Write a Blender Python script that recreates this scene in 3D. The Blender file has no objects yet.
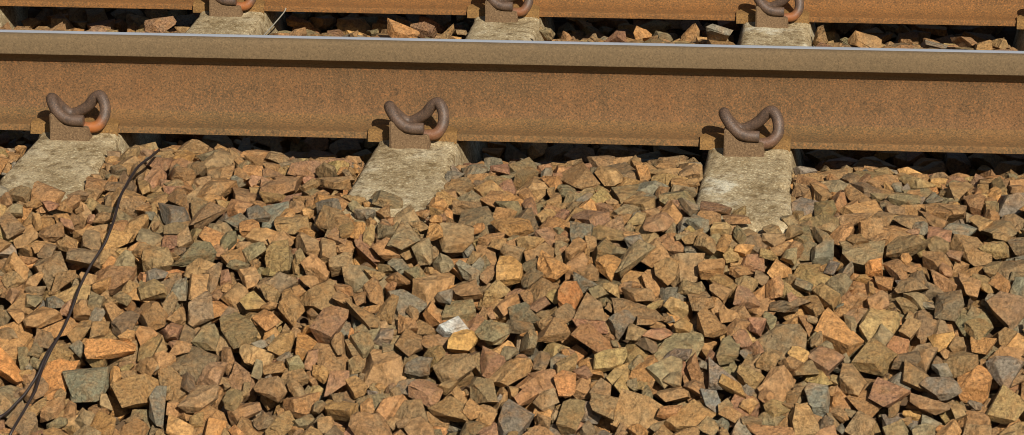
import bpy, bmesh, math, random, time
import numpy as np
from mathutils import Vector, Matrix, noise
from mathutils.bvhtree import BVHTree

T0 = time.time()
random.seed(11)
rng = np.random.default_rng(11)
scene = bpy.context.scene
C = scene.collection

# ------------------------------------------------------------------ camera
F_PX, YAW, PITCH, ROLL = 3522.8, 0.10330, 0.20376, 0.00501
CAM = Vector((0.0, -6.1503, 1.1269))
W, H_IMG = 1024, 435
fwd = Vector((-math.sin(YAW) * math.cos(PITCH), math.cos(YAW) * math.cos(PITCH), -math.sin(PITCH)))
rgt0 = Vector((math.cos(YAW), math.sin(YAW), 0.0))
up0 = rgt0.cross(fwd)
rgt = (rgt0 * math.cos(ROLL) + up0 * math.sin(ROLL)).normalized()
upv = rgt.cross(fwd).normalized()
cam_data = bpy.data.cameras.new('camera')
cam_data.sensor_width = 36.0
cam_data.lens = F_PX / W * 36.0
cam_data.clip_start = 0.05
cam_data.clip_end = 500
cam = bpy.data.objects.new('camera', cam_data)
M3 = Matrix((rgt, upv, -fwd)).transposed()
cam.matrix_world = Matrix.Translation(CAM) @ M3.to_4x4()
C.objects.link(cam)
scene.camera = cam


def ray(px, py):
    d = fwd * F_PX + rgt * (px - W / 2) - upv * (py - H_IMG / 2)
    return d.normalized()


def at_y(px, py, Y):                       # point of the pixel's ray on the vertical plane y = Y
    d = ray(px, py)
    return CAM + d * ((Y - CAM.y) / d.y)


# ------------------------------------------------------------------ light
SUN_EL, SUN_AZ = math.radians(32.5), math.radians(27.0)      # azimuth to the right of straight behind the camera
sun_dir = Vector((math.sin(SUN_AZ) * math.cos(SUN_EL), -math.cos(SUN_AZ) * math.cos(SUN_EL), math.sin(SUN_EL)))
world = bpy.data.worlds.new('World')
scene.world = world
world.use_nodes = True
wn = world.node_tree.nodes
bg = wn['Background']
sky = wn.new('ShaderNodeTexSky')
sky.sky_type = 'NISHITA'
sky.sun_disc = False
sky.sun_elevation = SUN_EL
sky.sun_rotation = math.atan2(sun_dir.x, sun_dir.y)
world.node_tree.links.new(sky.outputs[0], bg.inputs[0])
bg.inputs[1].default_value = 0.05
sun = bpy.data.lights.new('sun', 'SUN')
sun.energy = 5.0
sun.angle = math.radians(0.5)
sun.color = (1.0, 0.94, 0.84)
sun_ob = bpy.data.objects.new('sun', sun)
sun_ob.rotation_euler = sun_dir.to_track_quat('Z', 'Y').to_euler()
sun_ob.location = (3, -8, 6)
C.objects.link(sun_ob)
scene.view_settings.view_transform = 'Standard'
scene.view_settings.look = 'None'
scene.view_settings.gamma = 1.0
scene.view_settings.exposure = 0.12
scene.view_settings.use_curve_mapping = False
scene.cycles.filter_width = 1.0

# ------------------------------------------------------------------ constants of the place
GAUGE = 1.507                     # between rail centres
SLEEPER_X = [-2.606, -2.006, -1.406, -0.798, -0.211, 0.392, 0.992]
G_Z = -0.55                       # ground level at the foot of the ballast slope


def sstep(a, b, x):
    t = np.clip((x - a) / (b - a), 0, 1)
    return t * t * (3 - 2 * t)


def surf(Y):                      # height of the finished ballast surface across the track
    Y = np.asarray(Y, float)
    Ym = np.where(Y > GAUGE / 2, GAUGE - Y, Y)         # mirror about the track centre
    z = np.full_like(Ym, -0.015)
    z = z - 0.030 * sstep(-0.18, -0.05, Ym)            # low under the rail foot
    z = z + 0.022 * sstep(0.08, 0.25, Ym)
    z = z - 0.028 * sstep(0.24, 0.46, -Ym)
    sh = np.clip(-0.42 - Ym, 0, 9)
    z = z - np.where(sh < 0.20, sh * sh * 1.75, 0.20 * 0.20 * 1.75 + (sh - 0.20) * 0.70)
    z = np.where(Y > GAUGE, np.maximum(z, -0.030 - 1.2 * np.clip(Y - GAUGE - 0.55, 0, 9)) + 0.035 * sstep(0.08, 0.2, Y - GAUGE), z)
    return np.maximum(z, G_Z - 0.02)


# ------------------------------------------------------------------ materials
def mat(name):
    m = bpy.data.materials.new(name)
    m.use_nodes = True
    nt = m.node_tree
    return m, nt, nt.nodes['Principled BSDF']


def N(nt, typ, **kw):
    n = nt.nodes.new(typ)
    for k, v in kw.items():
        if k.startswith('i_'):
            key = k[2:]
            n.inputs[int(key) if key.isdigit() else key.replace('_', ' ')].default_value = v
        else:
            setattr(n, k, v)
    return n


def noise_tex(nt, vec, scale, detail=3, rough=0.55):
    n = N(nt, 'ShaderNodeTexNoise', i_Scale=scale, i_Detail=detail, i_Roughness=rough)
    nt.links.new(vec, n.inputs['Vector'])
    return n.outputs['Fac']


def ramp(nt, fac, stops):
    r = N(nt, 'ShaderNodeValToRGB')
    el = r.color_ramp.elements
    el[0].position, el[0].color = stops[0][0], col4(stops[0][1])
    el[1].position, el[1].color = stops[-1][0], col4(stops[-1][1])
    for p, c in stops[1:-1]:
        e = el.new(p)
        e.color = col4(c)
    nt.links.new(fac, r.inputs[0])
    return r.outputs[0]


def col4(c):
    return (c, c, c, 1) if isinstance(c, (int, float)) else (*c, 1)


def mix(nt, fac, a, b, mode='MIX'):
    m = N(nt, 'ShaderNodeMix', data_type='RGBA', blend_type=mode)
    for sock, v in ((m.inputs[0], fac), (m.inputs[6], a), (m.inputs[7], b)):
        if isinstance(v, bpy.types.NodeSocket):
            nt.links.new(v, sock)
        elif isinstance(v, (int, float)):
            sock.default_value = v
        else:
            sock.default_value = col4(v)
    return m.outputs[2]


def bump(nt, h, strength, dist, prev=None):
    b = N(nt, 'ShaderNodeBump', i_Strength=strength, i_Distance=dist)
    nt.links.new(h, b.inputs['Height'])
    if prev is not None:
        nt.links.new(prev, b.inputs['Normal'])
    return b.outputs[0]


def lin(r, g, b):                 # 8-bit sRGB to linear
    return tuple(((v / 255) / 12.92 if v < 10 else ((v / 255 + 0.055) / 1.055) ** 2.4) for v in (r, g, b))


def stone_material(name, per_object):
    m, nt, bs = mat(name)
    L = nt.links.new
    if per_object:
        oi = N(nt, 'ShaderNodeObjectInfo')
        tint, rnd = oi.outputs['Color'], oi.outputs['Alpha']
    else:
        at = N(nt, 'ShaderNodeAttribute', attribute_name='tint')
        tint, rnd = at.outputs['Color'], at.outputs['Alpha']
    geo = N(nt, 'ShaderNodeNewGeometry')
    off = N(nt, 'ShaderNodeMath', operation='MULTIPLY', i_1=37.0)
    L(rnd, off.inputs[0])
    ad = N(nt, 'ShaderNodeVectorMath', operation='ADD')
    L(geo.outputs['Position'], ad.inputs[0])
    L(off.outputs[0], ad.inputs[1])
    gr = N(nt, 'ShaderNodeMath', operation='MULTIPLY_ADD', i_1=1.1, i_2=0.55)      # each stone its own grain size
    L(rnd, gr.inputs[0])
    sc = N(nt, 'ShaderNodeVectorMath', operation='SCALE')
    L(ad.outputs[0], sc.inputs[0])
    L(gr.outputs[0], sc.inputs['Scale'])
    v = sc.outputs[0]
    n1 = noise_tex(nt, v, 34, 5, 0.62)
    n2 = noise_tex(nt, v, 150, 4, 0.68)
    n3 = noise_tex(nt, v, 420, 2, 0.6)
    rust = ramp(nt, n1, [(0.44, 0.0), (0.68, 0.5)])
    c = mix(nt, rust, tint, lin(152, 107, 58))
    grey = ramp(nt, noise_tex(nt, v, 47, 3, 0.6), [(0.52, 0.0), (0.72, 0.4)])
    c = mix(nt, grey, c, lin(132, 114, 82))
    sp = ramp(nt, n2, [(0.30, 0.55), (0.5, 1.02), (0.70, 1.48)])
    c = mix(nt, 1.0, c, sp, 'MULTIPLY')
    sp3 = ramp(nt, n3, [(0.3, 0.78), (0.5, 1.0), (0.72, 1.22)])
    c = mix(nt, 1.0, c, sp3, 'MULTIPLY')
    L(c, bs.inputs['Base Color'])
    bs.inputs['Roughness'].default_value = 0.78
    bs.inputs['Specular IOR Level'].default_value = 0.35
    bev = N(nt, 'ShaderNodeBevel', samples=3, i_Radius=0.0022)
    b = bump(nt, n1, 0.7, 0.010, bev.outputs[0])
    vo = N(nt, 'ShaderNodeTexVoronoi', i_Scale=85.0)           # chipped, conchoidal break marks
    L(v, vo.inputs['Vector'])
    b = bump(nt, vo.outputs['Distance'], 0.45, 0.006, b)
    b = bump(nt, n2, 1.0, 0.0040, b)
    b = bump(nt, n3, 0.7, 0.0014, b)
    L(b, bs.inputs['Normal'])
    return m


def rust_material(name, base, light, dark, streak=True, rough=0.85):
    m, nt, bs = mat(name)
    L = nt.links.new
    geo = N(nt, 'ShaderNodeNewGeometry')
    P = geo.outputs['Position']
    fine = noise_tex(nt, P, 290, 2, 0.8)
    mid = noise_tex(nt, P, 70, 4, 0.6)
    big = noise_tex(nt, P, 7, 4, 0.6)
    c = mix(nt, ramp(nt, big, [(0.35, 0.0), (0.68, 0.3)]), base, light)
    c = mix(nt, ramp(nt, fine, [(0.52, 0.0), (0.66, 0.95)]), c, light)
    c = mix(nt, ramp(nt, fine, [(0.32, 0.75), (0.46, 0.0)]), c, dark)
    c = mix(nt, ramp(nt, mid, [(0.34, 0.22), (0.50, 0.0)]), c, dark)
    if streak:
        mp = N(nt, 'ShaderNodeMapping')
        mp.inputs['Scale'].default_value = (26, 1, 2.0)
        L(P, mp.inputs[0])
        st = noise_tex(nt, mp.outputs[0], 1.6, 3, 0.6)
        c = mix(nt, 1.0, c, ramp(nt, st, [(0.3, 0.90), (0.5, 1.0), (0.7, 1.08)]), 'MULTIPLY')
    L(c, bs.inputs['Base Color'])
    bs.inputs['Roughness'].default_value = rough
    bs.inputs['Specular IOR Level'].default_value = 0.25
    L(bump(nt, fine, 0.55, 0.0012, bump(nt, mid, 0.35, 0.002)), bs.inputs['Normal'])
    return m


def running_material():
    m, nt, bs = mat('polished_rail_top')
    L = nt.links.new
    geo = N(nt, 'ShaderNodeNewGeometry')
    mp = N(nt, 'ShaderNodeMapping')
    mp.inputs['Scale'].default_value = (3, 160, 60)
    L(geo.outputs['Position'], mp.inputs[0])
    n = noise_tex(nt, mp.outputs[0], 3.0, 3, 0.6)
    L(ramp(nt, n, [(0.3, (0.56, 0.55, 0.56)), (0.7, (0.74, 0.73, 0.74))]), bs.inputs['Base Color'])
    bs.inputs['Metallic'].default_value = 0.35
    L(ramp(nt, n, [(0.3, 0.30), (0.7, 0.42)]), bs.inputs['Roughness'])
    return m


def concrete_material():
    m, nt, bs = mat('weathered_concrete')
    L = nt.links.new
    geo = N(nt, 'ShaderNodeNewGeometry')
    oi = N(nt, 'ShaderNodeObjectInfo')
    mp = N(nt, 'ShaderNodeMapping')
    mp.inputs['Scale'].default_value = (1, 0.75, 1)        # brushed along the sleeper when it was cast
    L(geo.outputs['Position'], mp.inputs[0])
    P = mp.outputs[0]
    big = noise_tex(nt, P, 11, 5, 0.65)
    mid = noise_tex(nt, P, 60, 4, 0.65)
    fine = noise_tex(nt, P, 320, 3, 0.7)
    vo = N(nt, 'ShaderNodeTexVoronoi', i_Scale=140.0)
    L(P, vo.inputs['Vector'])
    c = mix(nt, ramp(nt, big, [(0.36, 0.0), (0.64, 1.0)]), lin(142, 122, 88), lin(174, 156, 122))
    pale = ramp(nt, big, [(0.57, 0.0), (0.66, 0.8)])
    pm = N(nt, 'ShaderNodeMath', operation='MULTIPLY')
    L(pale, pm.inputs[0])
    L(oi.outputs['Alpha'], pm.inputs[1])
    c = mix(nt, pm.outputs[0], c, lin(200, 192, 168))
    c = mix(nt, ramp(nt, mid, [(0.34, 0.75), (0.50, 0.0)]), c, lin(96, 76, 46))
    agg = ramp(nt, vo.outputs['Distance'], [(0.15, 0.85), (0.40, 0.0)])
    am = mix(nt, ramp(nt, mid, [(0.40, 0.15), (0.58, 1.0)]), (0, 0, 0), agg)
    c = mix(nt, am, c, lin(200, 186, 150))
    c = mix(nt, 1.0, c, ramp(nt, fine, [(0.30, 0.50), (0.5, 1.0), (0.70, 1.40)]), 'MULTIPLY')
    L(c, bs.inputs['Base Color'])
    bs.inputs['Roughness'].default_value = 0.92
    bs.inputs['Specular IOR Level'].default_value = 0.2
    L(bump(nt, fine, 0.6, 0.0016, bump(nt, mid, 0.6, 0.005)), bs.inputs['Normal'])
    return m


def clip_material():
    m, nt, bs = mat('clip_spring_steel')
    L = nt.links.new
    tc = N(nt, 'ShaderNodeTexCoord')
    oi = N(nt, 'ShaderNodeObjectInfo')
    P = tc.outputs['Object']
    fine = noise_tex(nt, P, 420, 3, 0.7)
    mid = noise_tex(nt, P, 75, 4, 0.6)
    c = mix(nt, ramp(nt, mid, [(0.36, 0.0), (0.66, 1.0)]), lin(74, 60, 50), lin(98, 76, 60))
    c = mix(nt, ramp(nt, fine, [(0.52, 0.0), (0.68, 0.8)]), c, lin(126, 98, 76))
    c = mix(nt, ramp(nt, fine, [(0.30, 0.7), (0.45, 0.0)]), c, lin(60, 44, 34))
    # orange rust where water sits: low end of the loop beside the housing
    sep = N(nt, 'ShaderNodeSeparateXYZ')
    L(P, sep.inputs[0])
    dx = N(nt, 'ShaderNodeVectorMath', operation='DISTANCE')
    dx.inputs[1].default_value = (0.030, -0.022, 0.014)
    L(P, dx.inputs[0])
    add = N(nt, 'ShaderNodeMath', operation='MULTIPLY_ADD', i_1=0.03)
    L(mid, add.inputs[0])
    L(dx.outputs['Value'], add.inputs[2])
    rz = ramp(nt, add.outputs[0], [(0.024, 1.0), (0.042, 0.0)])
    pm = N(nt, 'ShaderNodeMath', operation='MULTIPLY')
    L(rz, pm.inputs[0])
    L(oi.outputs['Alpha'], pm.inputs[1])
    c = mix(nt, pm.outputs[0], c, lin(158, 94, 46))
    L(c, bs.inputs['Base Color'])
    bs.inputs['Roughness'].default_value = 0.55
    bs.inputs['Specular IOR Level'].default_value = 0.45
    L(bump(nt, fine, 0.5, 0.0008, bump(nt, mid, 0.4, 0.002)), bs.inputs['Normal'])
    return m


def soil_material(name, a, b):
    m, nt, bs = mat(name)
    L = nt.links.new
    geo = N(nt, 'ShaderNodeNewGeometry')
    P = geo.outputs['Position']
    vo = N(nt, 'ShaderNodeTexVoronoi', i_Scale=24.0)
    L(P, vo.inputs['Vector'])
    n = noise_tex(nt, P, 60, 5, 0.65)
    c = mix(nt, n, a, b)
    L(c, bs.inputs['Base Color'])
    bs.inputs['Roughness'].default_value = 0.95
    L(bump(nt, vo.outputs['Distance'], 1.0, 0.02, bump(nt, n, 0.6, 0.01)), bs.inputs['Normal'])
    return m


M_STONE = stone_material('ballast_stone', True)
M_STONES = stone_material('ballast_stone_mass', False)
M_WEB = rust_material('rail_rust', lin(102, 78, 51), lin(142, 97, 58), lin(64, 49, 33))
M_HEAD = rust_material('rail_head_side', lin(106, 88, 63), lin(122, 100, 71), lin(88, 72, 51), streak=False)
M_FOOT = rust_material('rail_foot_rust', lin(101, 80, 51), lin(144, 100, 57), lin(66, 50, 33), streak=False)
M_WEB_FAR = rust_material('rail_rust_orange', lin(112, 80, 47), lin(154, 102, 55), lin(72, 51, 32))
M_FOOT_FAR = rust_material('rail_foot_rust_orange', lin(112, 80, 46), lin(156, 102, 52), lin(72, 51, 31), streak=False)
M_RUN = running_material()
M_CONC = concrete_material()
M_CLIP = clip_material()
M_INS = rust_material('liner_rust_stained', lin(118, 88, 50), lin(150, 112, 62), lin(82, 60, 36), streak=False)
M_CAST = rust_material('cast_iron_shoulder', lin(106, 84, 60), lin(134, 108, 78), lin(74, 56, 38), streak=False)
M_SOIL = soil_material('ballast_fines', lin(104, 80, 52), lin(72, 54, 36))
M_GROUND = soil_material('dry_ground', lin(120, 100, 66), lin(92, 84, 50))


def cable_material(name, a, b, rough):
    m, nt, bs = mat(name)
    geo = N(nt, 'ShaderNodeNewGeometry')
    n = noise_tex(nt, geo.outputs['Position'], 120, 3, 0.6)
    nt.links.new(mix(nt, n, a, b), bs.inputs['Base Color'])
    bs.inputs['Roughness'].default_value = rough
    return m


M_CABLE = cable_material('dusty_black_rubber', lin(24, 19, 18), lin(50, 38, 32), 0.5)
M_WIRE = cable_material('grey_wire', lin(120, 116, 104), lin(160, 154, 138), 0.5)

# ------------------------------------------------------------------ builders


def link(name, me, m, parent=None):
    o = bpy.data.objects.new(name, me)
    C.objects.link(o)
    if m is not None and not me.materials:
        me.materials.append(m)
    if parent is not None:
        o.parent = parent
    return o


def mesh(name, verts, faces, smooth=None):
    me = bpy.data.meshes.new(name)
    me.from_pydata([tuple(map(float, v)) for v in verts], [], [tuple(map(int, f)) for f in faces])
    me.update()
    if smooth is not None:
        for p in me.polygons:
            p.use_smooth = True
        me.set_sharp_from_angle(angle=math.radians(smooth))
    return me


def empty(name, loc, label, cat, group=None):
    o = bpy.data.objects.new(name, None)
    o.empty_display_size = 0.05
    o.location = loc
    C.objects.link(o)
    return tag(o, label, cat, group)


def tag(o, label, cat, group=None):
    o['label'] = label
    o['category'] = cat
    if group:
        o['group'] = group
    return o


def prism(profile, x0, x1, n=1):            # profile of (y, z), extruded along x
    k = len(profile)
    vs, fs = [], []
    for i in range(n + 1):
        x = x0 + (x1 - x0) * i / n
        vs += [(x, y, z) for y, z in profile]
    for i in range(n):
        for j in range(k):
            a, b = i * k + j, i * k + (j + 1) % k
            fs.append((a, b, b + k, a + k))
    fs.append(tuple(range(k))[::-1])
    fs.append(tuple(n * k + j for j in range(k)))
    return vs, fs


def fix_normals(me):
    bm = bmesh.new()
    bm.from_mesh(me)
    bmesh.ops.recalc_face_normals(bm, faces=bm.faces)
    bm.to_mesh(me)
    bm.free()


def tube(points, radii, sides=12, sub=8, wobble=0.0):
    """closed sweep along a Catmull-Rom curve with rounded ends"""
    P = [Vector(p) for p in points]
    R = radii if isinstance(radii, list) else [radii] * len(P)
    ext = [P[0] * 2 - P[1]] + P + [P[-1] * 2 - P[-2]]
    pts, rad = [], []
    for i in range(1, len(ext) - 2):
        for s in range(sub):
            t = s / sub
            a, b, c, d = ext[i - 1], ext[i], ext[i + 1], ext[i + 2]
            pts.append(0.5 * ((2 * b) + (c - a) * t + (2 * a - 5 * b + 4 * c - d) * t * t + (3 * b - a - 3 * c + d) * t ** 3))
            rad.append(R[i - 1] * (1 - t) + R[min(i, len(R) - 1)] * t)
    pts.append(P[-1])
    rad.append(R[-1])
    tan = [(pts[min(i + 1, len(pts) - 1)] - pts[max(i - 1, 0)]).normalized() for i in range(len(pts))]
    pts = [pts[0] - tan[0] * rad[0] * 0.10] + pts + [pts[-1] + tan[-1] * rad[-1] * 0.10]
    rad = [rad[0] * 0.82] + rad + [rad[-1] * 0.82]
    tan = [tan[0]] + tan + [tan[-1]]
    u = tan[0].orthogonal().normalized()
    vs, fs = [], []
    for i, (p, t) in enumerate(zip(pts, tan)):
        u = (u - t * u.dot(t)).normalized()
        w = t.cross(u)
        for k in range(sides):
            a = 2 * math.pi * k / sides
            v = p + (u * math.cos(a) + w * math.sin(a)) * rad[i]
            if wobble:
                v = v + Vector(noise.noise_vector(v * 60)) * wobble
            vs.append(v)
    for i in range(len(pts) - 1):
        for k in range(sides):
            a, b = i * sides + k, i * sides + (k + 1) % sides
            fs.append((a, b, b + sides, a + sides))
    fs.append(tuple(range(sides))[::-1])
    fs.append(tuple((len(pts) - 1) * sides + k for k in range(sides)))
    return vs, fs


# ------------------------------------------------------------------ setting: ground and ballast bodies
gv, gf = [], []
gx = [-120, -14, -5, 5, 14, 120]
gy = [-60, -9, -4, -1.2, 2.8, 9, 120]
for y in gy:
    for x in gx:
        gv.append((x, y, G_Z - 0.03))
for j in range(len(gy) - 1):
    for i in range(len(gx) - 1):
        a = j * len(gx) + i
        gf.append((a, a + 1, a + 1 + len(gx), a + len(gx)))
ground = link('ground', mesh('ground', gv, gf), M_GROUND)
ground['kind'] = 'structure'

UNDER = 0.062                                   # fines lie this far below the finished stone surface


def ballast_body(name, y0, y1):          # the packed fines that the stones lie on
    ys = np.arange(y0, y1 + 1e-6, 0.04)
    zs = surf(ys) - UNDER
    prof = [(y, z) for y, z in zip(ys, zs)] + [(ys[-1], G_Z - 0.12), (ys[0], G_Z - 0.12)]
    v, f = prism(prof, -14, 14, 28)
    me = mesh(name, v, f)
    fix_normals(me)
    o = link(name, me, M_SOIL)
    o['kind'] = 'structure'
    return o


shoulder = ballast_body('ballast_shoulder', -1.56, 0.0)
crib = ballast_body('ballast_between_rails', 0.0, 1.52)
outer = ballast_body('ballast_far_shoulder', 1.52, 3.04)

# ------------------------------------------------------------------ rails
FOOT = [(75, 0.8), (75, 10.2), (74.2, 11.6), (72.5, 12.3), (50, 14.2), (40, 16.8), (31, 20.2), (23.5, 24.2), (17.6, 29.2),
        (13.4, 35)]
WEB = [(13.4, 35), (10.8, 42), (9.2, 51), (8.4, 62), (8.25, 70), (8.25, 96), (8.7, 106), (9.8, 114.2), (11.6, 119.2)]
HEAD = [(11.6, 119.2), (14.6, 123.4), (18.5, 126.2), (34.5, 132.6), (36.5, 133.8), (37.1, 135.6), (36.0, 158.0), (35.4, 161.5), (33.6, 165.2), (30.5, 168.0), (26.5, 169.6), (21.0, 170.65)]
RUNS = [(21.0, 170.65), (16.0, 171.2), (8.0, 171.8), (0.0, 172.0)]


def sym(half):
    r = [(-a / 1000, b / 1000) for a, b in half]
    l = [(a / 1000, b / 1000) for a, b in reversed(half) if a > 1e-6]
    return r + l


def make_rail(y, label):
    e = empty('rail', (0, y, 0), label, 'rail', 'the two rails of the track')
    cant = -0.05 if y < 0.5 else 0.05                   # rails lean in towards the track centre
    e.rotation_euler.x = cant
    e.location.z = 0.075 * cant
    out = []
    for nm, half, m in (('foot', FOOT, M_FOOT if y < 0.5 else M_FOOT_FAR), ('web', WEB, M_WEB if y < 0.5 else M_WEB_FAR), ('head', HEAD, M_HEAD)):
        v, f = prism(sym(half), -14, 14, 56)
        me = mesh(nm, v, f)
        fix_normals(me)
        for p in me.polygons:
            p.use_smooth = True
        me.set_sharp_from_angle(angle=math.radians(40))
        out.append(link(nm, me, m, e))
    base = [(21.0, 167.5)]
    v, f = prism(sym(base + RUNS), -14, 14, 56)
    me = mesh('running_surface', v, f)
    fix_normals(me)
    for p in me.polygons:
        p.use_smooth = True
    me.set_sharp_from_angle(angle=math.radians(40))
    link('running_surface', me, M_RUN, out[2])
    return e


make_rail(0.0, 'rusty steel rail beside the wide ballast slope, its polished top showing')
make_rail(GAUGE, 'rusty steel rail farther from the wide ballast slope, beyond the other rail')


# ------------------------------------------------------------------ sleepers
def sleeper_top(Y):
    Y = np.asarray(Y, float)
    Ym = np.where(Y > GAUGE / 2, GAUGE - Y, Y)
    z = 0.0016 + np.where(Y > GAUGE / 2, 0.05, -0.05) * (np.where(Y > GAUGE / 2, Y - GAUGE, Y) + 0.075)
    z = np.where(Ym < -0.08, np.minimum(0.0016, -0.004 - 0.10 * (-0.08 - Ym)), z)
    z = np.where(Ym > 0.08, -0.004 - 0.075 * np.clip(Ym - 0.08, 0, 0.35), z)
    return z


def make_sleeper(i, x, label, pale):
    e = empty('concrete_sleeper', (x, GAUGE / 2, G_Z * 0 - 0.21), label, 'sleeper', 'concrete sleepers of the track')
    ys = np.concatenate([np.linspace(-0.502, -0.08, 44), np.linspace(-0.078, 0.078, 6), np.linspace(0.08, 0.50, 14),
                         np.linspace(0.53, 1.0, 10), np.linspace(1.03, 1.427, 34), np.linspace(1.429, 1.585, 6), np.linspace(1.6, 2.009, 12)])
    vs, fs = [], []
    k = 0
    for Y in ys:
        zt = float(sleeper_top(Y))
        end = max(0, -0.46 - Y) / 0.042
        wide = 0.068 + 0.010 * float(np.clip((-0.08 - Y) / 0.42, 0, 1))
        if end > 0:
            zt -= 0.012 * end ** 2.5
            wide -= 0.008 * end ** 2
        half = [(-0.125, -0.21), (-wide - 0.018, zt - 0.060), (-wide - 0.007, zt - 0.020), (-wide - 0.004, zt - 0.0065), (-wide + 0.003, zt - 0.001)]
        nin = 9
        top = [(-wide + 0.003 + (2 * wide - 0.006) * t / (nin + 1), zt) for t in range(1, nin + 1)]
        prof = half + top + [(-a, b) for a, b in reversed(half)]
        k = len(prof)
        for j, (a, b) in enumerate(prof):
            p = Vector((a, Y, b))
            seat = abs(Y) < 0.085 or abs(Y - GAUGE) < 0.085
            if not (seat and 4 <= j <= k - 5):
                n1 = noise.noise(Vector((a + x * 3, Y, b)) * 28) * 0.0015
                n2 = noise.noise(Vector((a + x * 5, Y, b)) * 95) * 0.0011
                edge = 1.2 if j in (2, 3, 4, k - 5, k - 4, k - 3) else 1.0
                p += Vector((edge * n2, 0, edge * (n1 + n2)))
                if j in (3, 4, k - 5, k - 4):          # knocked corners
                    ch = max(0, noise.noise(Vector((x * 7 + a * 3, Y * 16, 3.3))) - 0.30)
                    p.z -= 0.022 * ch
                    p.x -= 0.022 * ch * (1 if a > 0 else -1)
            vs.append((p.x, p.y - GAUGE / 2, p.z + 0.21))
    for i2 in range(len(ys) - 1):
        for j in range(k):
            a, b = i2 * k + j, i2 * k + (j + 1) % k
            fs.append((a, b, b + k, a + k))
    fs.append(tuple(range(k))[::-1])
    fs.append(tuple((len(ys) - 1) * k + j for j in range(k)))
    me = mesh('beam', vs, fs)
    fix_normals(me)
    for p in me.polygons:
        p.use_smooth = True
    me.set_sharp_from_angle(angle=math.radians(55))
    b = link('beam', me, M_CONC, e)
    b.color = (1, 1, 1, pale)
    for fy in (-0.075, GAUGE - 0.075):
        s = link('cast_shoulder', SHOULDER_ME, M_CAST, e)
        s.location = (0, fy - GAUGE / 2, 0.21)
        s['label'] = 'cast iron shoulder block that the spring clip is driven into'
    return e


def shoulder_mesh():
    out = [(-45, -14), (26, -14), (24.5, 14), (22, 17.0), (8, 16.6), (-8, 17.0), (-19, 19.5), (-27, 26), (-34, 34), (-40, 39.5), (-45, 40)]
    rows = [(-0.0085, 0.0), (-0.0095, 0.0), (-0.040, 0.0), (-0.0425, 0.0018)]
    vs, fs = [], []
    cx, cz = -0.010, 0.008
    for d, ins in rows:
        for a, b in out:
            X, Z = a / 1000, b / 1000
            X += (cx - X) * ins * 14
            Z += (cz - Z) * ins * 14
            vs.append((X, d, Z))
    k = len(out)
    for i in range(len(rows) - 1):
        for j in range(k):
            a, b = i * k + j, i * k + (j + 1) % k
            fs.append((a, b, b + k, a + k))
    fs.append(tuple(range(k)))
    fs.append(tuple((len(rows) - 1) * k + j for j in range(k)))
    me = mesh('cast_shoulder', vs, fs)
    bm = bmesh.new()
    bm.from_mesh(me)
    bmesh.ops.recalc_face_normals(bm, faces=bm.faces)
    bmesh.ops.bevel(bm, geom=[e for e in bm.edges if e.calc_face_angle(0) > 0.5], offset=0.0016, segments=2, affect='EDGES')
    bm.to_mesh(me)
    bm.free()
    for p in me.polygons:
        p.use_smooth = True
    me.set_sharp_from_angle(angle=math.radians(50))
    me.materials.append(M_CAST)
    return me


SHOULDER_ME = shoulder_mesh()
SL_LABELS = ['concrete sleeper two along from the cable, away from the pale patched one',
             'concrete sleeper next to the cabled one, on its far side from the others',
             'brownish concrete sleeper with the dark cable beside it',
             'evenly grey concrete sleeper between the cabled sleeper and the pale patched one',
             'pale concrete sleeper with whitish worn patches on its top',
             'concrete sleeper next after the pale patched one, going away from the cable',
             'concrete sleeper second after the pale patched one, going away from the cable']
for i, x in enumerate(SLEEPER_X):
    make_sleeper(i, x, SL_LABELS[i], [0.2, 0.3, 0.15, 0.35, 1.0, 0.3, 0.4][i])


# ------------------------------------------------------------------ liners and clips
def liner_mesh():
    # section across the foot: flange over the foot top, lip down its edge
    sec = [(0.034, 0.0172), (0.020, 0.0160), (0.004, 0.0142), (0.0006, 0.0128), (0.0006, -0.002), (-0.0075, -0.004), (-0.0065, 0.0105), (-0.0035, 0.0145), (0.004, 0.0178), (0.034, 0.0218)]
    v, f = prism(sec, -0.088, 0.070, 12)
    vs = []
    for X, Y, Z in v:
        s = 1.0
        if abs(X + 0.009) > 0.066 and Y > 0.01:          # flange narrower than the lip
            Y = 0.006 + (Y - 0.006) * 0.35
            Z = min(Z, 0.0190) if Z > 0.0178 else Z - 0.002
        vs.append((X, Y, Z))
    me = mesh('rail_liner', vs, f)
    fix_normals(me)
    for p in me.polygons:
        p.use_smooth = True
    me.set_sharp_from_angle(angle=math.radians(35))
    me.materials.append(M_INS)
    return me


def clip_mesh(seed):
    r = random.Random(seed)
    j = lambda s: r.uniform(-s, s)
    pts = [(-14, 20, 13), (6, 20, 13), (24, 20, 13), (37, 19, 17), (46.5, 14, 30), (47.5, 7, 46), (43, 0, 60), (34.5, -6, 66.5), (25, -10, 59.5),
           (13.5, -14.5, 46), (-2, -18.5, 35.5), (-16, -21, 30), (-28, -19, 34), (-39, -12, 45.5), (-46.5, -1, 57.5), (-48, 11, 62), (-43.5, 23, 56),
           (-34, 31.5, 43.5), (-22, 36, 33), (-8, 38, 28.6), (8, 38, 27.8), (15, 38, 27.8)]
    P = [((a + j(0.6)) / 1000, -b / 1000, (c + (j(0.5) if a > 24 or a < -30 else 0)) / 1000) for a, b, c in pts]
    R = [0.0101] * len(P)
    for q in (10, 11, 12):
        R[q] = 0.0096
    v, f = tube(P, R, 14, 5, 0.0002)
    me = mesh('rail_clip', v, f)
    fix_normals(me)
    for p in me.polygons:
        p.use_smooth = True
    me.set_sharp_from_angle(angle=math.radians(45))
    me.materials.append(M_CLIP)
    return me


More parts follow.
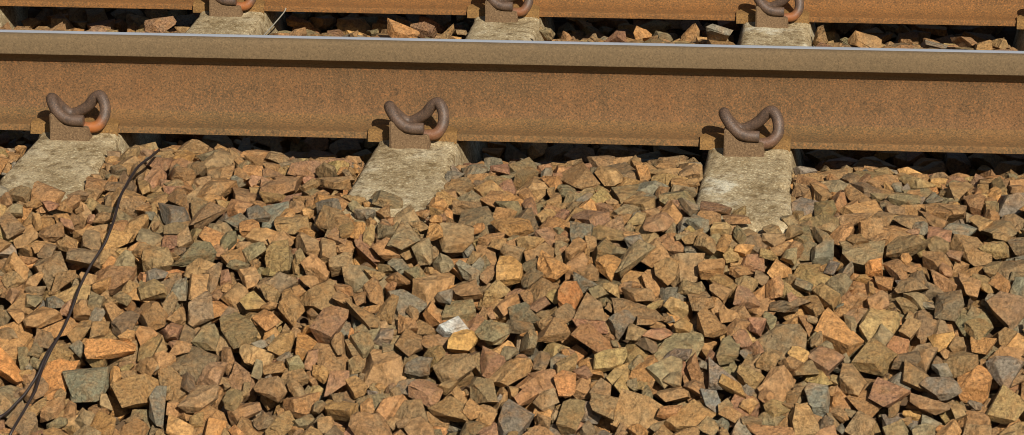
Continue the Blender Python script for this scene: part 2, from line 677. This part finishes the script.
LINER_ME = liner_mesh()
clip_lab = {
    (2, 0): 'brown spring clip with a bright orange rusted end, close by the dark cable',
    (3, 0): 'brown spring clip by the slope on the evenly grey middle sleeper',
    (4, 0): 'brown spring clip by the slope on the pale patched sleeper',
    (2, 1): 'orange-ended spring clip next to a thin grey wire, between the two rails',
    (3, 1): 'spring clip between the two rails on the evenly grey middle sleeper',
    (4, 1): 'spring clip between the two rails on the pale patched sleeper'}
other = {0: 'two before the cabled one', 1: 'just before the cabled one', 5: 'just after the pale one', 6: 'two after the pale one'}
orange = {(2, 0): 1.0, (3, 0): 0.35, (4, 0): 0.15, (2, 1): 0.9, (3, 1): 0.5, (4, 1): 0.75}
which = {2: 'the cabled sleeper', 3: 'the evenly grey middle sleeper', 4: 'the pale patched sleeper'}
for i, x in enumerate(SLEEPER_X):
    for s, fy in enumerate((-0.075, GAUGE - 0.075)):
        side = 'by the slope' if s == 0 else 'between the rails'
        lab = clip_lab.get((i, s)) or ('spring clip %s on the sleeper %s' % (side, other[i]))
        o = link('rail_clip', clip_mesh(i * 10 + s), M_CLIP)
        o.location = (x, fy, 0)
        o.rotation_euler = (0, math.radians(random.uniform(-1.2, 1.2)), math.radians(random.uniform(-1.5, 1.5)))
        o.color = (1, 1, 1, orange.get((i, s), 0.4))
        tag(o, lab, 'rail clip', 'spring clips holding the rails down')
        o = link('rail_liner', LINER_ME, M_INS)
        o.rotation_euler.x = (-0.05, 0.05)[s]
        o.location = (x, fy, 0)
        tag(o, 'rail liner %s on %s' % (side, which.get(i) or 'the sleeper ' + other[i]), 'rail liner', 'liners gripping the rail foot')

# ------------------------------------------------------------------ ballast stones
def make_shape():
    """random fractured block: a box cut by random planes; returns planes, verts, faces"""
    while True:
        pl = []
        for ax in range(3):
            for s in (-1, 1):
                n = np.zeros(3)
                n[ax] = s
                n += rng.normal(0, 0.16, 3)
                pl.append((n / np.linalg.norm(n), rng.uniform(0.82, 1.05)))
        for _ in range(rng.integers(2, 4)):                 # cuts across the outline: wedges and shards
            a = rng.uniform(0, 6.283)
            n = np.array([math.cos(a), math.sin(a), rng.normal(0, 0.45)])
            pl.append((n / np.linalg.norm(n), rng.uniform(0.35, 0.95)))
        for _ in range(rng.integers(4, 6)):                 # broken upper and lower faces
            n = np.array([rng.normal(0, 0.6), rng.normal(0, 0.6), rng.choice((-1, 1)) * rng.uniform(0.5, 1.0)])
            pl.append((n / np.linalg.norm(n), rng.uniform(0.55, 0.95)))
        A = np.array([p[0] for p in pl])
        d = np.array([p[1] for p in pl])
        V, on = [], []
        K = len(d)
        for a in range(K):
            for b in range(a + 1, K):
                for c in range(b + 1, K):
                    m = A[[a, b, c]]
                    if abs(np.linalg.det(m)) < 1e-3:
                        continue
                    p = np.linalg.solve(m, d[[a, b, c]])
                    if np.all(A @ p <= d + 1e-7):
                        V.append(p)
                        on.append({a, b, c})
        # merge close vertices so that no sliver edges remain
        merged, sets = [], []
        for p, s in zip(V, on):
            for q in range(len(merged)):
                if np.linalg.norm(merged[q] - p) < 0.09:
                    sets[q] |= s
                    break
            else:
                merged.append(p)
                sets.append(set(s))
        faces = []
        for a in range(K):
            ids = [q for q in range(len(merged)) if a in sets[q]]
            if len(ids) < 3:
                continue
            n = A[a]
            cen = np.mean([merged[q] for q in ids], 0)
            u = np.cross(n, [0.3, 0.5, 0.81])
            u /= np.linalg.norm(u)
            w = np.cross(n, u)
            ids.sort(key=lambda q: math.atan2((merged[q] - cen) @ w, (merged[q] - cen) @ u))
            faces.append(ids)
        tri = sum(len(f) - 2 for f in faces)
        ecount = {}
        for f in faces:
            for q in range(len(f)):
                e = tuple(sorted((f[q], f[(q + 1) % len(f)])))
                ecount[e] = ecount.get(e, 0) + 1
        if tri <= 50 and all(v == 2 for v in ecount.values()):
            V = np.array(merged)
            dent = rng.random(len(V))
            V = V * (1 - np.where(dent < 0.3, rng.uniform(0.06, 0.20, len(V)), 0))[:, None] + rng.normal(0, 0.025, V.shape)
            tris = []
            for f in faces:
                k = int(rng.integers(len(f)))
                f = f[k:] + f[:k]
                tris += [[f[0], f[q], f[q + 1]] for q in range(1, len(f) - 1)]
            return A, d, V, tris


SHAPES = [make_shape() for _ in range(60)]
print('shapes', round(time.time() - T0, 1))

RES = 0.004
GX0, GX1, GY0, GY1 = -2.75, 1.25, -1.42, 2.12
nx, ny = int((GX1 - GX0) / RES), int((GY1 - GY0) / RES)
gxs = GX0 + (np.arange(nx) + 0.5) * RES
gys = GY0 + (np.arange(ny) + 0.5) * RES
TARGET = np.repeat(surf(gys)[:, None], nx, 1)
# gentle unevenness of the heap
for _ in range(60):
    kx, ky, ph = rng.normal(0, 9), rng.normal(0, 9), rng.uniform(0, 6.28)
    TARGET += 0.0011 * np.sin(gxs[None, :] * kx + gys[:, None] * ky + ph)
# ballast sits lower along the rail between sleepers, heaped here and there
HF = TARGET - UNDER
for x in SLEEPER_X:                            # sleepers stand in the bed
    dx = np.abs(gxs - x)
    zt = sleeper_top(gys)[:, None]
    drop = np.interp(dx, [0.073, 0.079, 0.090, 0.125], [0.0, 0.020, 0.052, 0.21], right=9)[None, :]
    ok = ((gys > -0.5) & (gys < 2.0))[:, None]
    HF = np.where(ok, np.maximum(HF, zt - drop), HF)
KEEP = np.zeros((ny, nx), bool)                # keep clear: sleeper tops except at their ends
for q, x in enumerate(SLEEPER_X):
    lim = [-0.43, -0.43, -0.46, -0.425, -0.43, -0.43, -0.43][q] + 0.012 * np.sin(gxs * 60 + q)
    KEEP |= ((np.abs(gxs - x) < 0.074)[None, :]) & (gys[:, None] > lim[None, :])
CEIL = np.full((ny, nx), 9.0)                  # rails overhead
for y in (0.0, GAUGE):
    CEIL[np.abs(gys - y) < 0.092, :] = -0.012


def rot_matrix(flat, slope=0.0):
    if flat:
        tilt = abs(rng.normal(0, 0.42))
    else:
        tilt = rng.uniform(0.5, 1.57)
    a, b, c = rng.uniform(0, 6.283, 3)
    ax = np.array([math.cos(a), math.sin(a), 0])
    K = np.array([[0, -ax[2], ax[1]], [ax[2], 0, -ax[0]], [-ax[1], ax[0], 0]])
    Rt = np.eye(3) + math.sin(tilt) * K + (1 - math.cos(tilt)) * K @ K
    Rz = np.array([[math.cos(b), -math.sin(b), 0], [math.sin(b), math.cos(b), 0], [0, 0, 1]])
    cs, sn = math.cos(slope), math.sin(slope)
    return np.array([[1, 0, 0], [0, cs, -sn], [0, sn, cs]]) @ Rt @ Rz


stones = []                                    # shape id, R (3x3 incl. scale), location


def raster(shape, R, S):
    A, d, V, _ = SHAPES[shape]
    n = (A / S) @ R.T
    vv = (V * S) @ R.T
    rx, ry = np.abs(vv[:, 0]).max(), np.abs(vv[:, 1]).max()
    kx, ky = int(rx / RES) + 1, int(ry / RES) + 1
    ox = np.arange(-kx, kx + 1) * RES
    oy = np.arange(-ky, ky + 1) * RES
    top = np.full((2 * ky + 1, 2 * kx + 1), 1.0)
    bot = np.full_like(top, -1.0)
    for q in range(len(d)):
        nz = n[q, 2]
        pl = d[q] - n[q, 0] * ox[None, :] - n[q, 1] * oy[:, None]
        if nz > 1e-5:
            np.minimum(top, pl / nz, out=top)
        elif nz < -1e-5:
            np.maximum(bot, pl / nz, out=bot)
    return top, bot, top > bot, kx, ky


def drop(shape, R, S, cands, tol, sink=0.0055, free=False):
    top, bot, val, kx, ky = raster(shape, R, S)
    best = None
    for ix, iy in cands:
        if ix - kx < 0 or iy - ky < 0 or ix + kx >= nx or iy + ky >= ny:
            continue
        sl = (slice(iy - ky, iy + ky + 1), slice(ix - kx, ix + kx + 1))
        if not free and (KEEP[sl] & val).any():
            continue
        h = HF[sl]
        dz = np.where(val, h - bot, -9).max() - sink
        tz = top + dz
        over = np.where(val, tz - TARGET[sl], -9)
        mx = over.max()
        if not free and mx > tol:
            continue
        if (val & (tz > CEIL[sl])).any():
            continue
        score = mx
        if best is None or score < best[0]:
            best = (score, ix, iy, dz, sl, tz, val)
    return best


def commit(shape, R, S, b):
    _, ix, iy, dz, sl, tz, val = b
    HF[sl] = np.where(val, np.maximum(HF[sl], tz), HF[sl])
    stones.append((shape, R * S[None, :], np.array([gxs[ix], gys[iy], dz])))


def stone_scale(big):
    L = rng.lognormal(math.log(0.0264), 0.24) * big
    L = min(max(L, 0.009), 0.043)
    return np.array([L, L * rng.uniform(0.55, 0.95), L * rng.uniform(0.38, 0.68)])


def fill(y0, y1, x0, x1, count, big, tol, tries=10):
    iy0, iy1 = int((y0 - GY0) / RES), int((y1 - GY0) / RES)
    ix0, ix1 = int((x0 - GX0) / RES), int((x1 - GX0) / RES)
    done = 0
    for _ in range(count):
        cx = rng.integers(ix0, ix1, 40)
        cy = rng.integers(iy0, iy1, 40)
        depth = HF[cy, cx] - TARGET[cy, cx] + KEEP[cy, cx] * 9
        o = np.argsort(depth)[:tries]
        S = stone_scale(big)
        sh = int(rng.integers(len(SHAPES)))
        best = None
        y = gys[cy[o[0]]]
        slope = math.atan((surf(y + 0.04) - surf(y - 0.04)) / 0.08)
        if y < 0:                               # tipped down the shoulder, the stones lean outwards
            slope = max(slope, 0.0) * 0.5 + 0.50
        for _t in range(3):
            R = rot_matrix(rng.random() < 0.80, slope)
            b = drop(sh, R, S, zip(cx[o], cy[o]), tol)
            if b and (best is None or b[0] < best[0][0]):
                best = (b, R)
        if best:
            commit(sh, best[1], S, best[0])
            done += 1
    return done


n1 = fill(-1.18, -0.03, -2.35, 0.95, 5900, 1.08, 0.016)
n2 = fill(-1.18, -0.03, -2.35, 0.95, 3200, 0.72, 0.010)
n2 += fill(-1.0, -0.03, -1.9, 0.6, 1500, 0.45, 0.000, 6)
n3 = fill(0.03, 0.9, -2.35, 0.95, 1800, 1.2, 0.006)
n3 += fill(0.9, 2.06, -2.65, 1.15, 2600, 1.2, 0.006)
n4 = fill(1.0, 1.5, -2.65, 1.15, 600, 0.75, 0.004)
print('stones', n1, n2, n3, n4, round(time.time() - T0, 1))

# stones spilled over the sleeper ends
for x in SLEEPER_X:
    fill(-0.57, -0.455, x - 0.09, x + 0.09, 60, 0.8, 0.030, 6)

# stones that stand up above the crib ballast, just in front of the farther rail
POKE = [(8, 33, 26), (60, 34, 20), (98, 30, 22), (158, 25, 34), (184, 30, 20), (298, 36, 26), (352, 36, 16), (404, 34, 34), (424, 32, 28), (446, 36, 20),
        (460, 33, 18), (548, 36, 24), (566, 38, 22), (594, 39, 20), (620, 37, 26), (642, 33, 30), (664, 38, 24), (690, 36, 28), (716, 34, 30), (820, 39, 26),
        (846, 44, 20), (866, 42, 30), (890, 46, 20), (906, 44, 22), (930, 46, 26), (968, 44, 34), (984, 46, 28), (1000, 44, 24)]
for px, py, wpx in POKE:
    best = None
    for Y in (1.22, 1.27, 1.32, 1.36):
        p = at_y(px, py, Y)
        ix, iy = int((p.x - GX0) / RES), int((p.y - GY0) / RES)
        for _t in range(8):
            sh = int(rng.integers(len(SHAPES)))
            L = wpx / 470 / 2 * 0.86
            S = np.array([L, L * rng.uniform(0.7, 0.9), L * rng.uniform(0.5, 0.75)])
            R = rot_matrix(True)
            b = drop(sh, R, S, [(ix, iy)], 0.0, 0.006, free=True)
            if b:
                zc = b[3]
                err = abs(zc - p.z)
                if (KEEP[b[4]] & b[6]).any():
                    err += 0.05
                if best is None or err < best[0]:
                    best = (err, b, sh, R, S)
    if best and best[0] < 0.04:
        commit(best[2], best[3], best[4], best[1])

# ---- colours
PAL = [(lin(150, 113, 71), 30), (lin(142, 110, 71), 30), (lin(133, 108, 73), 26), (lin(126, 110, 78), 15), (lin(120, 110, 90), 7),
       (lin(142, 105, 75), 13), (lin(168, 122, 72), 10), (lin(180, 137, 83), 4), (lin(114, 94, 67), 8), (lin(149, 123, 78), 9)]
PC = np.array([p[0] for p in PAL])
PW = np.array([p[1] for p in PAL], float)
tints = []
for s in stones:
    w = PW.copy()
    t = np.clip((s[2][0] + 1.3) / 1.4, 0, 1) * np.clip((-s[2][1]) / 1.0, 0, 1)
    w[3] *= 1 + 1.6 * t
    w[4] *= 1 + 2.6 * t
    c = PC[rng.choice(len(PC), p=w / w.sum())] * rng.uniform(0.84, 1.14) * (1 + rng.normal(0, 0.03, 3))
    tints.append([*np.clip(c, 0.02, 0.9), rng.random()])

# ---- which stones show, and how large (rays through the picture)
bv, bf, owner = [], [], []
o0 = 0
for i, (sh, RS, loc) in enumerate(stones):
    V = SHAPES[sh][2] @ RS.T + loc
    bv.extend(map(tuple, V))
    for f in SHAPES[sh][3]:
        bf.append([q + o0 for q in f])
        owner.append(i)
    o0 += len(V)
bvh = BVHTree.FromPolygons(bv, bf)
dg = bpy.context.evaluated_depsgraph_get()
solid_v, solid_f = [], []
for o in list(C.objects):
    if o.type == 'MESH' and o.get('kind') != 'structure':
        mw = o.matrix_world if o.parent is None else o.parent.matrix_world @ o.matrix_local
        loc = Matrix.Translation((o.parent.location if o.parent and not o.parent.parent else o.parent.parent.location) if o.parent else (0, 0, 0)) @ o.matrix_basis
        k = len(solid_v)
        solid_v.extend([tuple(loc @ v.co) for v in o.data.vertices])
        solid_f.extend([[q + k for q in p.vertices] for p in o.data.polygons])
bvh_s = BVHTree.FromPolygons(solid_v, solid_f)
count = np.zeros(len(stones), int)
first = {}
for py in range(1, H_IMG, 3):
    for px in range(1, W, 3):
        d = ray(px, py)
        h = bvh.ray_cast(CAM, d)
        if h[0] is None:
            continue
        s = bvh_s.ray_cast(CAM, d)
        if s[0] is not None and s[3] < h[3]:
            continue
        i = owner[h[2]]
        count[i] += 1
        first[(px, py)] = i


cen = {}
for (px, py), i in first.items():
    c = cen.setdefault(i, [0, 0, 0])
    c[0] += px
    c[1] += py
    c[2] += 1


def stone_near(px, py, area):                  # the visible stone nearest in place and size
    best = None
    for i, (a, b, n) in cen.items():
        d = math.hypot(a / n - px, b / n - py)
        if d < 34:
            e = d / 7 + abs(math.log(n * 9 / area)) * 2.0
            if i not in used and (best is None or e < best[0]):
                best = (e, i)
    return best[1] if best else None


used = set()
SPECIAL = [(122, 342, 620, lin(196, 138, 80), 'bright orange stone near the dark cable'),
           (64, 388, 620, lin(186, 128, 72), None), (720, 397, 1200, lin(112, 108, 96), 'large grey stone low on the ballast slope'),
           (878, 262, 420, lin(190, 128, 70), None), (946, 338, 800, lin(178, 136, 78), None), (820, 398, 1300, lin(118, 114, 96), None),
           (274, 222, 600, lin(122, 120, 100), None), (470, 350, 900, lin(168, 130, 72), None), (560, 285, 1100, lin(158, 104, 58), None),
           (524, 296, 1000, lin(108, 100, 76), None), (962, 222, 700, lin(114, 112, 94), None), (330, 392, 1400, lin(132, 98, 70), None),
           (604, 290, 900, lin(112, 100, 70), None), (960, 315, 1400, lin(116, 100, 74), None), (502, 268, 700, lin(174, 132, 76), None),
           (10, 375, 700, lin(182, 124, 68), None), (225, 240, 700, lin(116, 106, 74), None)]
named = {}
for px, py, area, c, lab in SPECIAL:
    i = stone_near(px, py, area)
    if i is not None:
        used.add(i)
        tints[i][:3] = c
        if lab:
            named[i] = lab

# the whitish lump lies loose on top of the others, half sunk between them
d = ray(453, 329)
hit = bvh.ray_cast(CAM, d)[0] - d * 0.004
stones.append((7, rot_matrix(True, 0.9) * np.array([0.0215, 0.0195, 0.016])[None, :], np.array(hit)))
tints.append([*lin(186, 186, 176), 0.4])
count = np.append(count, 60)
named[len(stones) - 1] = 'whitish grey stone lying among the brown ballast'

UNIT = []
for k, (A, d, V, F) in enumerate(SHAPES):
    me = mesh('stone', V, F, 26)
    me.materials.append(M_STONE)
    UNIT.append(me)


def build_stones(parent, ids):
    ids = sorted(ids, key=lambda i: -count[i] - (10000 if i in named else 0))
    single = [i for i in ids[:300] if count[i] >= 3]
    chosen = set(single)
    for i in single:
        sh, RS, loc = stones[i]
        o = bpy.data.objects.new('stone', UNIT[sh])
        m = Matrix([list(RS[r]) + [loc[r]] for r in range(3)] + [[0, 0, 0, 1]])
        o.matrix_world = m
        o.color = tints[i]
        o.parent = parent
        C.objects.link(o)
        if i in named:
            o['label'] = named[i]
    vs, fs, tc = [], [], []
    k = 0
    for i in ids:
        if i in chosen:
            continue
        sh, RS, loc = stones[i]
        V = SHAPES[sh][2] @ RS.T + loc
        vs.extend(V)
        fs.extend([[q + k for q in f] for f in SHAPES[sh][3]])
        tc.extend([tints[i]] * len(V))
        k += len(V)
    if vs:
        me = mesh('loose_stones', vs, fs, 26)
        at = me.color_attributes.new('tint', 'FLOAT_COLOR', 'POINT')
        at.data.foreach_set('color', np.array(tc, np.float32).ravel())
        o = link('loose_stones', me, M_STONES, parent)
        o['kind'] = 'stuff'
        o['label'] = 'smaller broken brown stones filling in the ballast'
    print(parent.name, 'single', len(single), 'rest', len(ids) - len(single), 'visible', int((count[ids] > 0).sum()))


build_stones(shoulder, [i for i, s in enumerate(stones) if s[2][1] < 0.0])
build_stones(crib, [i for i, s in enumerate(stones) if s[2][1] >= 0.0])


# ------------------------------------------------------------------ cable over the stones, wire between the rails
def on_stones(px, py, lift):
    d = ray(px, py)
    h = bvh.ray_cast(CAM, d)
    s = bvh_s.ray_cast(CAM, d)
    if h[0] is None and s[0] is None:
        return None
    hit = h if s[0] is None or (h[0] is not None and h[3] < s[3]) else s
    return hit[0] - d * lift


def lay(pix, r, dxs):
    raw = []
    for a, b in zip(pix[:-1], pix[1:]):
        n = max(1, int(math.hypot(b[0] - a[0], b[1] - a[1]) / 9))
        for t in range(n):
            raw.append((a[0] + (b[0] - a[0]) * t / n, a[1] + (b[1] - a[1]) * t / n))
    raw.append(pix[-1])
    P = [on_stones(x + dxs(k), y, r * 1.5) for k, (x, y) in enumerate(raw)]
    P = [p for p in P if p is not None]
    D = [(p - CAM).length for p in P]
    for _ in range(2):                         # ride over the highest stones on the way
        D = [min(D[max(0, k - 1):k + 2]) for k in range(len(D))]
    P = [CAM + (p - CAM).normalized() * q for p, q in zip(P, D)]
    # a stiff cable bridges the hollows: keep to the higher of itself and its neighbours' mean
    for _ in range(10):
        Q = list(P)
        for k in range(1, len(P) - 1):
            m = (P[k - 1] + P[k + 1]) / 2
            d = (P[k] - CAM).normalized()
            # move along the line of sight only, towards the neighbours' distance
            t = (m - P[k]).dot(d)
            if t < 0:
                Q[k] = P[k] + d * t * 0.6
        P = Q
    return P


trunk = [(159, 150), (150, 157), (138, 166), (130, 178), (122, 195), (114, 220), (104, 243), (92, 264), (80, 288), (70, 312), (60, 334), (48, 353)]
r = 0.0023
pA = lay(trunk + [(38, 374), (24, 394), (8, 412), (-14, 428)], r, lambda k: 0.9 * math.sin(k * 0.9))
pB = lay([(62, 331), (51, 352), (44, 366), (40, 374), (34, 392), (24, 412), (12, 432), (2, 450)], r, lambda k: -0.9 * math.sin(k * 0.9))
for P, lab in ((pA, 'long dark cable running from beside the sleeper down the ballast'),
               (pB, 'short second dark strand splitting off the long cable low on the slope')):
    base = P[0].copy()
    v, f = tube([p - base for p in P], r, 8, 3)
    o = link('cable', mesh('cable', v, f, 60), M_CABLE)
    o.location = base
    tag(o, lab, 'cable', 'cables lying down the ballast')

wp = [(262, 37, 1.26), (265, 34, 1.29), (270.5, 28, 1.33), (277, 20.7, 1.37), (281, 16, 1.40), (284.5, 11.5, 1.424), (286, 8, 1.4285)]
P = [at_y(a, b, y) for a, b, y in wp]
base = P[0].copy()
v, f = tube([p - base for p in P], 0.0014, 8, 4)
o = link('wire', mesh('wire', v, f, 60), M_WIRE)
o.location = base
tag(o, 'thin grey wire curving from the ballast up to the farther rail foot', 'wire')
print('done', round(time.time() - T0, 1), 'objects', len(C.objects))
